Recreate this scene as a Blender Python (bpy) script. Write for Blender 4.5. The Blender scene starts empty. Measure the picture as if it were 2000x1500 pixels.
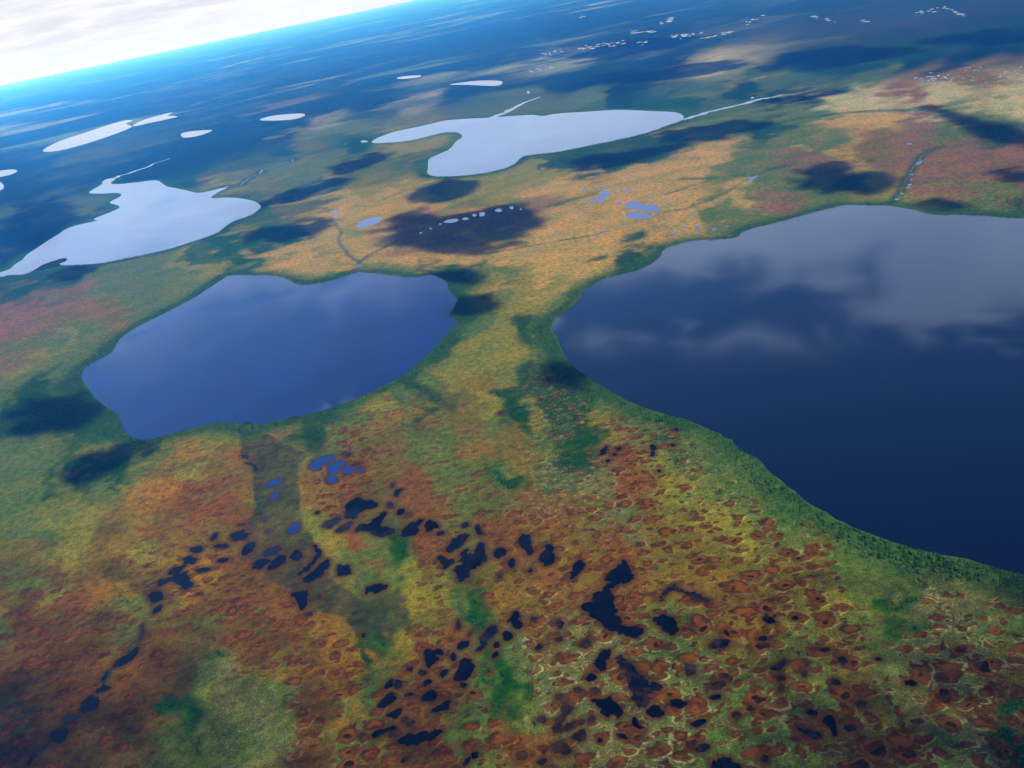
import bpy, bmesh, math, random
import numpy as np
from mathutils import Vector, Matrix

rnd = random.Random(7)
nrs = np.random.RandomState(11)
C = bpy.context.scene.collection
scene = bpy.context.scene

# ------------------------------------------------------------------ camera
H = 500.0
FPX = 1732.0
ROLL = math.radians(11.55)
PITCH = math.radians(24.25)
F3 = np.array([0.0, math.cos(PITCH), -math.sin(PITCH)])
R0 = np.array([1.0, 0.0, 0.0])
U0 = np.array([0.0, math.sin(PITCH), math.cos(PITCH)])
CR = math.cos(ROLL) * R0 - math.sin(ROLL) * U0
CU = math.sin(ROLL) * R0 + math.cos(ROLL) * U0
cam_d = bpy.data.cameras.new("camera")
cam_d.sensor_width = 36.0
cam_d.lens = 36.0 * FPX / 2000.0
cam_d.clip_start = 1.0
cam_d.clip_end = 400000.0
cam = bpy.data.objects.new("camera", cam_d)
C.objects.link(cam)
M = Matrix(((CR[0], CU[0], -F3[0], 0), (CR[1], CU[1], -F3[1], 0), (CR[2], CU[2], -F3[2], H), (0, 0, 0, 1)))
cam.matrix_world = M
scene.camera = cam

# ------------------------------------------------------------------ light
SUN_EL = math.radians(43)
SUN_AZ = math.radians(-47)          # left of straight ahead
SD = Vector((math.sin(SUN_AZ) * math.cos(SUN_EL), math.cos(SUN_AZ) * math.cos(SUN_EL), math.sin(SUN_EL)))
sl = bpy.data.lights.new("sun", "SUN")
sl.energy = 5.0
sl.angle = math.radians(0.5)
sl.color = (1.0, 0.96, 0.90)
so = bpy.data.objects.new("sun", sl)
C.objects.link(so)
so.rotation_euler = SD.to_track_quat('Z', 'Y').to_euler()
so.location = (0, 0, 3000)

scene.view_settings.view_transform = 'Standard'
scene.view_settings.look = 'None'
scene.view_settings.exposure = 0.5
scene.view_settings.gamma = 1.0
scene.cycles.transparent_max_bounces = 24
scene.cycles.volume_bounces = 0
scene.cycles.max_bounces = 5
scene.cycles.caustics_reflective = False
scene.cycles.caustics_refractive = False


class NT:
    """small helper for node trees"""
    def __init__(s, tree):
        s.t = tree
        s.n = tree.nodes
        s.l = tree.links

    def node(s, typ, **kw):
        n = s.n.new(typ)
        for k, v in kw.items():
            setattr(n, k, v)
        return n

    def put(s, sock, v):
        if isinstance(v, bpy.types.NodeSocket):
            s.l.new(v, sock)
        else:
            sock.default_value = v

    def math(s, op, a, b=0.0, c=None, clamp=False):
        n = s.node("ShaderNodeMath", operation=op, use_clamp=clamp)
        s.put(n.inputs[0], a)
        s.put(n.inputs[1], b)
        if c is not None:
            s.put(n.inputs[2], c)
        return n.outputs[0]

    def vmath(s, op, a, b=(0, 0, 0)):
        n = s.node("ShaderNodeVectorMath", operation=op)
        s.put(n.inputs[0], a)
        if op == 'SCALE':
            s.put(n.inputs['Scale'], b)
        else:
            s.put(n.inputs[1], b)
        return n.outputs[0]

    def mix(s, f, a, b, blend='MIX'):
        n = s.node("ShaderNodeMix", data_type='RGBA', blend_type=blend)
        s.put(n.inputs[0], f)
        s.put(n.inputs[6], a if isinstance(a, bpy.types.NodeSocket) else (*a, 1)[:4])
        s.put(n.inputs[7], b if isinstance(b, bpy.types.NodeSocket) else (*b, 1)[:4])
        return n.outputs[2]

    def ramp(s, v, a, b, lo=0.0, hi=1.0, smooth=True):
        n = s.node("ShaderNodeMapRange")
        n.interpolation_type = 'SMOOTHSTEP' if smooth else 'LINEAR'
        s.put(n.inputs[0], v)
        n.inputs[1].default_value = a
        n.inputs[2].default_value = b
        n.inputs[3].default_value = lo
        n.inputs[4].default_value = hi
        return n.outputs[0]

    def noise(s, vec, scale, detail=4.0, rough=0.55, dist=0.0):
        n = s.node("ShaderNodeTexNoise")
        s.put(n.inputs['Vector'], vec)
        n.inputs['Scale'].default_value = scale
        n.inputs['Detail'].default_value = detail
        n.inputs['Roughness'].default_value = rough
        n.inputs['Distortion'].default_value = dist
        return n.outputs[0]


# ------------------------------------------------------------------ world sky with cloud deck
w = bpy.data.worlds.new("World")
scene.world = w
w.use_nodes = True
w.node_tree.nodes.clear()
T = NT(w.node_tree)
sky = T.node("ShaderNodeTexSky")
sky.sky_type = 'NISHITA'
sky.sun_disc = False
sky.sun_elevation = SUN_EL
sky.sun_rotation = SUN_AZ
sky.altitude = 500
sky.air_density = 1.0
sky.dust_density = 0.6
sky.ozone_density = 2.0
tc = T.node("ShaderNodeTexCoord")
d = tc.outputs['Generated']
sep = T.node("ShaderNodeSeparateXYZ")
T.l.new(d, sep.inputs[0])
z = T.math('MAXIMUM', sep.outputs[2], 0.0)
zz = T.math('ADD', z, 0.09)
comb = T.node("ShaderNodeCombineXYZ")
T.l.new(T.math('DIVIDE', sep.outputs[0], zz), comb.inputs[0])
T.l.new(T.math('DIVIDE', sep.outputs[1], zz), comb.inputs[1])
comb.inputs[2].default_value = 3.7
cv = comb.outputs[0]
n1 = T.math('ADD', T.math('MULTIPLY', T.noise(cv, 0.62, 6, 0.56, 0.3), 0.30), T.math('MULTIPLY', T.noise(cv, 3.0, 5, 0.55, 0.5), 0.70))
n2 = T.noise(cv, 1.7, 5, 0.6, 0.2)
# coverage grows towards the horizon because the deck is seen edge-on
zeff = T.math('SUBTRACT', z, T.math('MULTIPLY', sep.outputs[0], 0.24))
thr = T.ramp(zeff, 0.12, 0.40, 0.20, 0.57, False)
cov = T.math('SUBTRACT', n1, thr)
cov = T.ramp(cov, 0.0, 0.10)
shade = T.ramp(n2, 0.36, 0.62, 0.0, 1.0)
ccol = T.mix(shade, (7.6, 7.9, 8.7), (9.4, 9.5, 9.7))
lowband = T.ramp(z, 0.0, 0.035, 1.0, 0.0)
ccol = T.mix(T.ramp(z, 0.06, 0.14), ccol, T.mix(1.0, ccol, (0.84, 1.10, 1.72), 'MULTIPLY'))
ccol = T.mix(T.ramp(z, 0.40, 0.7), ccol, T.mix(1.0, ccol, (0.62, 0.66, 0.8), 'MULTIPLY'))
ccol = T.mix(lowband, ccol, (8.9, 9.5, 10.0))
cov = T.math('MAXIMUM', cov, lowband)
cov = T.math('MULTIPLY', cov, T.ramp(z, 0.25, 0.60, 1.0, 0.35))
skc = T.mix(1.0, sky.outputs[0], (0.65, 0.9, 1.35), 'MULTIPLY')
skc = T.mix(T.ramp(z, 0.40, 0.75), skc, T.mix(1.0, skc, (0.45, 0.45, 0.6), 'MULTIPLY'))
final = T.mix(cov, skc, ccol)
bg = T.node("ShaderNodeBackground")
T.l.new(final, bg.inputs[0])
bg.inputs[1].default_value = 0.075
wo = T.node("ShaderNodeOutputWorld")
T.l.new(bg.outputs[0], wo.inputs[0])


# ------------------------------------------------------------------ geometry helpers
def P2G(px, py):
    x = (px - 1000.0) / FPX
    y = (750.0 - py) / FPX
    dx = F3 + x * CR + y * CU
    t = H / max(-dx[2], 1e-4)
    return np.array([dx[0] * t, dx[1] * t])


def crop(ox, oy, s):
    return lambda p: (ox + p[0] * s, oy + p[1] * s)


def smooth_closed(pts, n=4):
    """Catmull-Rom through closed world points"""
    P = np.asarray(pts)
    N = len(P)
    out = []
    for i in range(N):
        a, b, c_, d_ = P[i - 1], P[i], P[(i + 1) % N], P[(i + 2) % N]
        for k in range(n):
            t = k / n
            out.append(0.5 * ((2 * b) + (c_ - a) * t + (2 * a - 5 * b + 4 * c_ - d_) * t * t + (3 * b - a - 3 * c_ + d_) * t ** 3))
    return np.array(out)


def jitter(P, amp, seed):
    """ragged outline: several octaves of noise along the normal"""
    r = np.random.RandomState(seed)
    N = len(P)
    t = np.arange(N) / N
    nz = np.zeros(N)
    for o in range(4):
        f = max(2, int(N / (2.5 * 2 ** o)))
        k = r.randn(f)
        nz += np.interp(t * f, np.arange(f + 1), np.append(k, k[0])) * (0.9 ** o) * 0.5
    tang = np.roll(P, -1, 0) - np.roll(P, 1, 0)
    tang /= np.maximum(np.linalg.norm(tang, axis=1)[:, None], 1e-6)
    nor = np.stack([tang[:, 1], -tang[:, 0]], 1)
    return P + nor * (nz * amp)[:, None]


def inside(P, X, Y):
    res = np.zeros(X.shape, bool)
    n = len(P)
    j = n - 1
    for i in range(n):
        xi, yi = P[i]
        xj, yj = P[j]
        if yi != yj:
            c_ = ((yi > Y) != (yj > Y)) & (X < (xj - xi) * (Y - yi) / (yj - yi) + xi)
            res ^= c_
        j = i
    return res


def sdist(P, X, Y):
    """unsigned distance to closed polyline"""
    best = np.full(X.shape, 1e18)
    Q = np.roll(P, -1, 0)
    for a, b in zip(P, Q):
        ex, ey = b - a
        L = ex * ex + ey * ey + 1e-9
        t = np.clip(((X - a[0]) * ex + (Y - a[1]) * ey) / L, 0, 1)
        dd = (X - a[0] - t * ex) ** 2 + (Y - a[1] - t * ey) ** 2
        np.minimum(best, dd, out=best)
    return np.sqrt(best)


_lat = np.random.RandomState(3).rand(256, 256)


def vnoise(x, y):
    xi = np.floor(x).astype(np.int64)
    yi = np.floor(y).astype(np.int64)
    fx = x - xi
    fy = y - yi
    fx = fx * fx * (3 - 2 * fx)
    fy = fy * fy * (3 - 2 * fy)
    a = _lat[xi & 255, yi & 255]
    b = _lat[(xi + 1) & 255, yi & 255]
    c_ = _lat[xi & 255, (yi + 1) & 255]
    d_ = _lat[(xi + 1) & 255, (yi + 1) & 255]
    return (a * (1 - fx) + b * fx) * (1 - fy) + (c_ * (1 - fx) + d_ * fx) * fy


def fbm(x, y, o=4):
    s = 0
    a = 1.0
    t = 0
    for i in range(o):
        s = s + a * vnoise(x * 2 ** i + 17.3 * i, y * 2 ** i + 5.1 * i)
        t += a
        a *= 0.55
    return s / t


def mesh_from(name, V, Fc, m=None, smooth=False):
    me = bpy.data.meshes.new(name)
    V = np.asarray(V, np.float32)
    Fc = np.asarray(Fc, np.int32)
    k = Fc.shape[1]
    me.vertices.add(len(V))
    me.vertices.foreach_set("co", V.ravel())
    me.loops.add(Fc.size)
    me.loops.foreach_set("vertex_index", Fc.ravel())
    me.polygons.add(len(Fc))
    me.polygons.foreach_set("loop_start", np.arange(0, Fc.size, k, dtype=np.int32))
    me.update(calc_edges=True)
    if smooth:
        me.polygons.foreach_set("use_smooth", np.ones(len(Fc), bool))
    if m:
        me.materials.append(m)
    return me


def link(name, me, parent=None, **props):
    o = bpy.data.objects.new(name, me)
    C.objects.link(o)
    if parent:
        o.parent = parent
    for k, v in props.items():
        o[k] = v
    return o


def sheet(name, P, zz_, m, **props):
    bm = bmesh.new()
    vs = [bm.verts.new((p[0], p[1], zz_)) for p in P]
    f = bm.faces.new(vs)
    bmesh.ops.triangulate(bm, faces=[f], quad_method='BEAUTY', ngon_method='BEAUTY')
    for f in bm.faces:
        if f.normal.z < 0:
            f.normal_flip()
    me = bpy.data.meshes.new(name)
    bm.to_mesh(me)
    bm.free()
    me.materials.append(m)
    return link(name, me, None, **props)


# ------------------------------------------------------------------ materials
def water_mat(name, base, rough=0.06, spec=0.5, wave=0.0):
    m = bpy.data.materials.new(name)
    m.use_nodes = True
    t = NT(m.node_tree)
    b = m.node_tree.nodes["Principled BSDF"]
    g = t.node("ShaderNodeNewGeometry")
    nz = t.noise(g.outputs['Position'], 0.01, 4, 0.6)
    t.l.new(t.mix(t.ramp(nz, 0.3, 0.7), tuple(c * 0.75 for c in base), tuple(c * 1.25 for c in base)), b.inputs['Base Color'])
    t.l.new(t.ramp(t.noise(g.outputs['Position'], 0.004, 3, 0.6), 0.35, 0.65, rough * 0.5, rough * 1.6), b.inputs['Roughness'])
    b.inputs['IOR'].default_value = 1.33
    b.inputs['Specular IOR Level'].default_value = spec
    if wave:
        bp = t.node("ShaderNodeBump")
        bp.inputs['Strength'].default_value = wave
        bp.inputs['Distance'].default_value = 0.3
        t.l.new(t.noise(g.outputs['Position'], 0.35, 3, 0.6), bp.inputs['Height'])
        t.l.new(bp.outputs[0], b.inputs['Normal'])
    return m


MW_LAKE = water_mat("lake_water", (0.0006, 0.0022, 0.011), 0.045, 0.7)
MW_LAKE_L = water_mat("left_lake_water", (0.001, 0.009, 0.060), 0.08)
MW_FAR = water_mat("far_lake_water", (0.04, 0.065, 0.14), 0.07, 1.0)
MW_DARK = water_mat("bog_pool_water", (0.0004, 0.0004, 0.003), 0.05, 0.15)
MW_PURP = water_mat("shallow_pool_water", (0.007, 0.004, 0.009), 0.12, 0.3)
MW_BLUE = water_mat("sky_tinted_pool_water", (0.004, 0.020, 0.110), 0.10)  # bluer base colour stands in for sky reflected on ripples
MW_MUD = water_mat("wet_peat", (0.020, 0.010, 0.004), 0.8, 0.1)
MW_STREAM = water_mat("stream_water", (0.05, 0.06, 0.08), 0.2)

for m_, lo, hi in ((MW_PURP, (0.001, 0.001, 0.003), (0.020, 0.010, 0.007)), (MW_DARK, (0.0003, 0.0003, 0.002), (0.003, 0.002, 0.005)), (MW_MUD, (0.006, 0.003, 0.001), (0.032, 0.016, 0.003))):
    t_ = NT(m_.node_tree)
    g_ = t_.node("ShaderNodeNewGeometry")
    b_ = m_.node_tree.nodes["Principled BSDF"]
    t_.l.new(t_.mix(t_.ramp(t_.noise(g_.outputs['Position'], 0.09, 5, 0.65), 0.42, 0.62), lo, hi), b_.inputs['Base Color'])

# ------------------------------------------------------------------ lake outlines (image points lifted onto the ground)
c1 = crop(0, 0, .35)
c2 = crop(650, 0, .35)
c3 = crop(1300, 0, .35)
c5 = crop(650, 500, .35)
c6 = crop(1300, 500, .35)
cA = crop(0, 1000, 1 / 3)
cB = crop(400, 800, 1 / 3)
cC = crop(700, 900, .23333)
cD = crop(1100, 1050, .26667)
cE = crop(650, 1150, .23333)
cF = crop(1000, 1250, .2)
cG = crop(1400, 1200, .3)
c8 = crop(1500, 900, .25)

LAKES = []   # name, outline px, material, label, jitter m
near_left = [(483,537),(448,538),(434,545),(378,582),(315,615),(266,640),(235,663),(217,689),(175,712),(163,724),(161,740),(175,763),(189,780),(210,796),(233,808),(241,827),(245,841),(259,853),(280,859),(301,857),(350,843),(392,832),(430,824),(462,825),(470,829),(480,825),(504,829),(518,827),(560,817),(623,803),(650,796),(700,777),(737,759),(783,738),(807,717),(839,691),(860,668),(874,650),(891,631),(879,621),(880,612),(891,594),(891,582),(876,568),(872,552),(860,544),(844,537),(818,540),(797,542),(765,538),(737,535),(702,532),(692,533),(650,547),(616,554),(581,556),(560,545),(535,539)]
near_right = [(1737,402),(1783,409),(1825,420),(1895,420),(1965,425),(2000,427),(2150,440),(2400,520),(2600,700),(2700,950),(2500,1200),(2250,1190),(2100,1150),(2000,1121),(1962,1112),(1925,1104),(1885,1094),(1850,1086),(1800,1074),(1770,1065),(1725,1055),(1690,1040),(1645,1022),(1612,1005),(1582,985),(1552,960),(1527,942),(1500,919),(1482,894),(1450,877),(1426,860),(1405,847),(1370,831),(1335,819),(1300,810),(1280,804),(1227,782),(1182,757),(1140,731),(1108,701),(1087,668),(1076,647),(1078,633),(1091,617),(1112,603),(1129,584),(1133,572),(1150,563),(1175,547),(1210,537),(1259,523),(1290,502),(1300,486),(1352,471),(1433,465),(1454,451),(1510,437),(1559,423),(1597,413),(1643,402),(1685,401),(1720,402)]
mid = [(729,278),(741,268),(772,257),(818,247),(867,236),(909,232),(958,230),(1000,227),(1038,225),(1060,227),(1087,222),(1140,219),(1206,215),(1245,216),(1315,219),(1334,227),(1331,235),(1304,245),(1259,261),(1192,276),(1140,287),(1087,297),(1038,303),(1021,306),(1010,317),(986,329),(947,338),(895,344),(853,345),(830,339),(835,325),(839,311),(867,297),(881,290),(888,278),(900,269),(895,261),(881,258),(860,261),(825,269),(790,276),(755,279)]
farleft = [(304,353),(262,357),(224,360),(217,356),(222,350),(206,352),(199,360),(175,376),(196,379),(224,378),(233,383),(217,395),(234,406),(185,427),(189,431),(140,443),(112,458),(70,486),(45,507),(21,525),(-10,537),(0,541),(17,538),(52,535),(87,517),(122,505),(126,510),(112,517),(140,518),(196,515),(245,505),(315,490),(371,474),(420,457),(436,446),(458,432),(490,420),(511,404),(499,394),(476,388),(441,386),(410,388),(416,381),(437,369),(434,367),(402,375),(381,377),(350,369),(325,364)]
LAKES += [("lake", near_left, MW_LAKE_L, "deep blue rounded lake in the left middle, its lower shore touching the dark fen channel", 2.0),
          ("lake", near_right, MW_LAKE, "largest lake, dark navy with cloud reflections, running out past the right edge", 2.2),
          ("lake", mid, MW_FAR, "pale silvery lake with a hooked left arm, beyond the orange bog in the upper middle", 5),
          ("lake", farleft, MW_FAR, "pale lavender lake with notched shores at the left edge above the deep blue lake", 5)]


def cc(c, pts):
    return [c(p) for p in pts]


SM = [
 (cc(c1, [(245,848),(250,832),(330,790),(460,745),(600,700),(690,674),(735,675),(700,690),(735,705),(700,725),(620,755),(500,795),(420,818),(330,840)]), "long thin silver lake far off at upper left"),
 (cc(c1, [(745,705),(765,685),(850,655),(960,628),(935,645),(990,650),(920,668),(840,685)]), "small wedge shaped silver lake right of the long thin far lake"),
 (cc(c1, [(1005,750),(1040,737),(1120,727),(1180,725),(1170,738),(1100,760),(1020,768)]), "small oval silver lake alone in the dark far forest, left of the lens shaped one"),
 (cc(c1, [(1450,670),(1500,650),(1600,637),(1690,635),(1695,648),(1640,665),(1540,673)]), "lens shaped silver lake in the far forest left of the hooked lake"),
 (cc(c1, [(-80,960),(0,952),(70,945),(98,955),(60,975),(0,988),(-60,1000)]), "sliver of pale lake cut by the left edge, upper of two"),
 (cc(c1, [(-60,1005),(0,1012),(25,1040),(0,1062),(-60,1080)]), "sliver of pale lake cut by the left edge, lower of two"),
 (cc(c2, [(355,437),(400,425),(490,420),(480,430),(400,440)]), "faint pale tarn far off, left of the pointed silver lake"),
 (cc(c2, [(650,472),(740,458),(830,450),(930,453),(932,474),(860,479),(760,474)]), "pointed silver lake beyond the hooked lake"),
]
lake_polys = []
for i, (nm, px, m, lab, jt) in enumerate(LAKES):
    W = smooth_closed([P2G(*p) for p in px], 5)
    lake_polys.append(W[::2])
    W = jitter(W, jt, 40 + i)
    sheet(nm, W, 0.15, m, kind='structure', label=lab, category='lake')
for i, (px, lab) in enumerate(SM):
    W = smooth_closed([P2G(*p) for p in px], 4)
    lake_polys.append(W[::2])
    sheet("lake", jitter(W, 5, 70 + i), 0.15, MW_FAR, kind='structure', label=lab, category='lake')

# ------------------------------------------------------------------ ponds
PONDS = []


def el(c, cx, cy, rx, ry, ang=0, k='d'):
    a = math.radians(-ang)
    pts = []
    n = 12
    for i in range(n):
        t = 2 * math.pi * i / n
        r = 1 + rnd.uniform(-.16, .16)
        x = rx * math.cos(t) * r
        y = ry * math.sin(t) * r
        pts.append(c((cx + x * math.cos(a) - y * math.sin(a), cy + x * math.sin(a) + y * math.cos(a))))
    PONDS.append((pts, k))


def pl(c, pts, k='d'):
    PONDS.append((cc(c, pts), k))


for a in [(1405,138,60,30,8),(1300,200,40,13),(1255,145,30,15,45),(1150,222,32,22),(1110,283,42,24),(1035,340,50,18,25),(1185,340,38,14,5),(1305,283,32,11,12),(915,498,45,32,35),(920,572,38,14,35),(1455,215,55,26,42),(615,965,38,12,55),(605,1037,48,18,15),(525,1125,60,38,15),(410,1200,32,22,30,'p'),(355,1305,55,35,25),(180,1445,48,14,55),(832,700,45,8,82,'p')]:
    el(cA, *a)
pl(cA, [(925,435),(930,405),(1000,380),(1060,360),(1095,345),(1105,370),(1120,400),(1120,430),(1085,460),(1055,440),(1020,410),(970,420)])
pl(cA, [(668,910),(680,870),(740,835),(800,795),(810,805),(770,870),(735,895)])
for a in [(405,430,65,18,18,'b'),(408,507,28,18,30,'b'),(525,697,42,22,35,'b'),(372,715,14,8,0,'b'),(840,355,32,22,20,'b'),(915,357,20,13,0,'b'),(740,410,32,20,10,'b'),(885,320,25,8,10,'m'),(830,260,30,15,0,'m'),(325,902,55,26,18),(420,898,62,26,42),(395,830,52,22,25,'p'),(537,855,36,30,35),(610,1200,22,12,10,'p'),(235,275,22,8,-15),(658,605,14,9,10),(930,1325,12,16,0,'p'),(218,674,26,5,5,'p'),(670,1100,14,12,0,'p'),(345,645,14,7,0,'b')]:
    el(cB, *a)
pl(cB, [(630,340),(630,300),(690,275),(760,268),(735,300),(700,320),(655,352)], 'b')
pl(cB, [(725,375),(735,325),(790,298),(835,312),(800,340),(760,375)], 'b')
pl(cB, [(812,628),(826,600),(840,545),(890,515),(950,525),(1010,548),(970,585),(910,600),(880,635)])
pl(cB, [(690,690),(705,660),(765,632),(805,640),(780,665),(730,695)], 'p')
pl(cB, [(770,715),(790,690),(865,655),(840,700),(800,717)], 'p')
pl(cB, [(890,710),(915,680),(970,660),(1010,620),(1040,598),(1060,610),(1035,650),(1035,690),(1100,710),(1040,738),(960,715)])
pl(cB, [(560,960),(590,920),(630,880),(640,830),(620,800),(660,797),(685,840),(665,875),(640,912),(600,940)])
pl(cB, [(585,1000),(610,965),(670,925),(715,880),(725,910),(690,960),(640,1000),(600,1012)])
pl(cB, [(780,970),(778,910),(815,908),(850,915),(855,960),(815,975)])
pl(cB, [(510,1080),(560,1065),(600,1070),(590,1120),(570,1170),(550,1150),(545,1110)])
pl(cB, [(240,312),(290,318),(315,350),(290,362),(285,335)])
pl(cC, [(300,290),(305,255),(330,237),(368,240),(340,265),(325,295)])
pl(cC, [(370,620),(372,560),(420,530),(480,510),(520,485),(548,490),(540,520),(500,550),(495,605),(450,628)])
pl(cC, [(575,590),(560,545),(600,497),(665,545),(620,580)])
pl(cC, [(975,580),(985,545),(1005,540),(1020,575),(1048,600),(1010,618)])
pl(cC, [(730,740),(760,700),(790,665),(850,620),(900,615),(905,650),(870,700),(800,745),(745,768)])
pl(cC, [(660,820),(690,795),(740,820),(780,830),(795,860),(750,895),(710,905),(695,870)])
pl(cC, [(810,985),(805,930),(830,880),(865,855),(855,790),(880,745),(905,745),(930,770),(985,755),(1005,700),(1030,680),(1065,720),(1070,825),(1000,870),(930,920),(900,985),(860,1010),(830,990)])
pl(cC, [(1340,690),(1345,645),(1400,620),(1430,660),(1435,700),(1450,730),(1430,785),(1400,770),(1370,730)])
pl(cC, [(1520,795),(1560,750),(1570,705),(1610,710),(1640,780),(1635,860),(1585,875),(1550,840)])
pl(cC, [(60,1115),(65,1050),(130,1040),(180,1028),(235,1050),(200,1085),(140,1105),(100,1090)])
pl(cC, [(1250,1340),(1290,1290),(1325,1255),(1355,1295),(1345,1330),(1370,1380),(1340,1405),(1300,1395),(1290,1345)])
for a in [(270,372,32,22,-20,'p'),(355,428,35,22,25),(415,455,26,18,0,'m'),(690,608,35,18,25),(890,538,35,20,20,'p'),(1185,775,47,42,10),(1290,858,28,36),(1440,922,22,14,20),(1685,1365,28,35,0,'p'),(838,1370,20,38,0,'p'),(1465,1325,22,16,0,'m'),(1180,970,16,20,0,'m'),(290,205,12,22,-20,'p'),(940,1440,12,36,-25,'m')]:
    el(cC, *a)
for a in [(100,228,78,36,62),(1145,780,65,36,15,'p'),(1197,700,24,10,-45),(1465,740,28,16),(160,775,45,28,5,'m'),(205,1025,35,28),(675,1275,58,45),(840,1215,58,30,-5),(1110,1168,38,18,5),(430,1455,38,12,-20),(130,1450,42,40,0,'m'),(1490,590,18,28,0,'p'),(930,970,40,40,20,'m'),(1150,1075,45,26,0,'m')]:
    el(cD, *a)
pl(cD, [(170,500),(230,470),(215,420),(270,400),(300,360),(315,330),(320,285),(380,225),(440,165),(480,195),(520,290),(510,315),(430,330),(370,350),(345,385),(370,480),(400,550),(430,600),(460,650),(560,640),(585,680),(530,715),(470,712),(400,690),(310,665),(250,600),(200,560)])
pl(cD, [(705,470),(710,430),(750,385),(820,360),(900,385),(980,400),(1040,440),(1030,465),(960,460),(920,420),(850,402),(770,412),(730,450)], 'p')
pl(cD, [(660,600),(720,570),(800,590),(850,650),(840,700),(800,715),(750,680),(700,630)])
pl(cD, [(235,920),(260,870),(310,825),(355,830),(330,870),(310,920),(310,960),(280,975),(240,945)])
pl(cD, [(375,885),(430,880),(510,925),(530,980),(590,1060),(640,1080),(710,1065),(705,1110),(630,1120),(610,1190),(590,1240),(530,1220),(490,1140),(470,1050),(460,980),(410,935)], 'p')
pl(cD, [(215,1190),(270,1185),(320,1190),(350,1150),(365,1200),(430,1280),(400,1310),(350,1290),(310,1300),(280,1250)])
pl(cD, [(505,1330),(530,1320),(560,1370),(600,1390),(560,1400),(520,1375)])
pl(cD, [(930,1365),(980,1340),(1030,1330),(1045,1350),(1000,1380),(970,1385)])
pl(cF, [(500,620),(560,620),(600,660),(540,730),(480,800),(480,850),(620,790),(680,790),(640,840),(520,890),(420,900),(390,860),(440,760),(490,700)], 'm')
pl(cF, [(590,950),(650,900),(710,880),(715,960),(660,990)], 'm')
pl(cF, [(400,1070),(420,1010),(500,980),(580,1050),(560,1105),(430,1105)], 'm')
for a in [(1870,1055,65,35,5,'p'),(775,770,35,30,0,'m'),(860,980,20,22),(90,1120,50,40,0,'m'),(640,490,34,26,0,'m'),(800,490,36,26,0,'m'),(455,555,28,26,0,'m'),(290,775,40,26,0,'m'),(290,1190,50,28,10,'m')]:
    el(cF, *a)
pl(cE, [(780,640),(785,510),(830,520),(880,505),(935,520),(930,550),(880,560),(885,600),(830,640)])
pl(cE, [(1200,525),(1230,440),(1230,400),(1280,370),(1320,325),(1365,320),(1350,380),(1290,430),(1260,500),(1230,525)], 'p')
pl(cE, [(1030,765),(1050,650),(1110,585),(1165,610),(1170,690),(1130,755),(1090,765)])
pl(cE, [(390,985),(410,930),(450,885),(510,875),(520,920),(490,965),(440,995)])
pl(cE, [(740,920),(770,870),(840,850),(870,895),(830,935),(770,940)])
pl(cE, [(820,1030),(870,990),(960,940),(990,950),(960,1000),(900,1025)])
pl(cE, [(440,1060),(490,1030),(560,1000),(570,1040),(530,1085),(490,1080)])
pl(cE, [(330,1240),(350,1190),(420,1180),(500,1145),(525,1160),(490,1190),(400,1215),(370,1240)])
pl(cE, [(550,1270),(610,1235),(720,1205),(820,1210),(870,1180),(915,1200),(870,1245),(770,1270),(700,1315),(600,1305)])
for a in [(1090,470,55,32,20),(1010,570,25,32),(1465,395,42,38,20),(1370,470,25,25),(1355,555,38,22,45),(645,668,28,22,0,'p'),(930,708,42,24,55),(1090,805,28,20,0,'p'),(755,705,32,24,0,'p'),(788,785,36,22,30),(470,800,42,26,45),(545,800,28,40,-10,'p'),(640,885,30,15,15,'p'),(1185,1390,32,30,30),(1120,1450,48,14,50,'p'),(600,1430,30,20,45,'p'),(650,1130,35,20,20,'m'),(1720,492,32,24,20,'p'),(1890,425,30,18,0,'m'),(240,1225,16,20,0,'m'),(600,1090,24,18,0,'m')]:
    el(cE, *a)
for a in [(335,35,34,22,-20),(510,22,20,14),(300,155,22,16,10),(820,300,28,22,-10,'p'),(1050,292,18,12,0,'p'),(1262,447,42,16,-8),(420,480,14,18,0,'m'),(775,440,30,20,-30,'p'),(620,640,35,18,-15),(865,738,38,20,0,'p'),(310,940,28,18,0,'p'),(0,465,35,16,0,'m'),(222,612,28,18,0,'m'),(125,655,30,20,0,'m'),(940,585,32,22,0,'m'),(570,385,14,20,0,'m')]:
    el(cG, *a)
pl(cG, [(345,350),(400,320),(440,290),(440,320),(410,355),(370,362)], 'p')
pl(cG, [(690,700),(700,665),(750,655),(770,700),(785,780),(760,790),(730,740)])
pl(cG, [(530,740),(570,745),(620,760),(690,790),(690,810),(640,808),(570,780)], 'p')
pl(cG, [(-40,960),(0,940),(60,935),(120,960),(170,1010),(160,1060),(60,1090),(-40,1060)])
for a in [(15,1240,25,18,-10),(50,1215,8,7),(212,1225,20,15),(388,1078,14,10),(232,762,12,9)]:
    el(c8, *a)
for a in [(1510,1088,30,13,55),(1597,1075,16,9,20),(1785,1070,18,17),(1783,1103,11,12),(1535,1143,16,7,10),(1575,1108,12,7),(1820,1200,10,7),(1910,970,8,5),(1895,1053,8,5),(945,875,25,10,0,'m')]:
    el(c5, *a)
for a in [(60,968,12,7),(42,1055,10,8)]:
    el(c6, *a)
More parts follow.
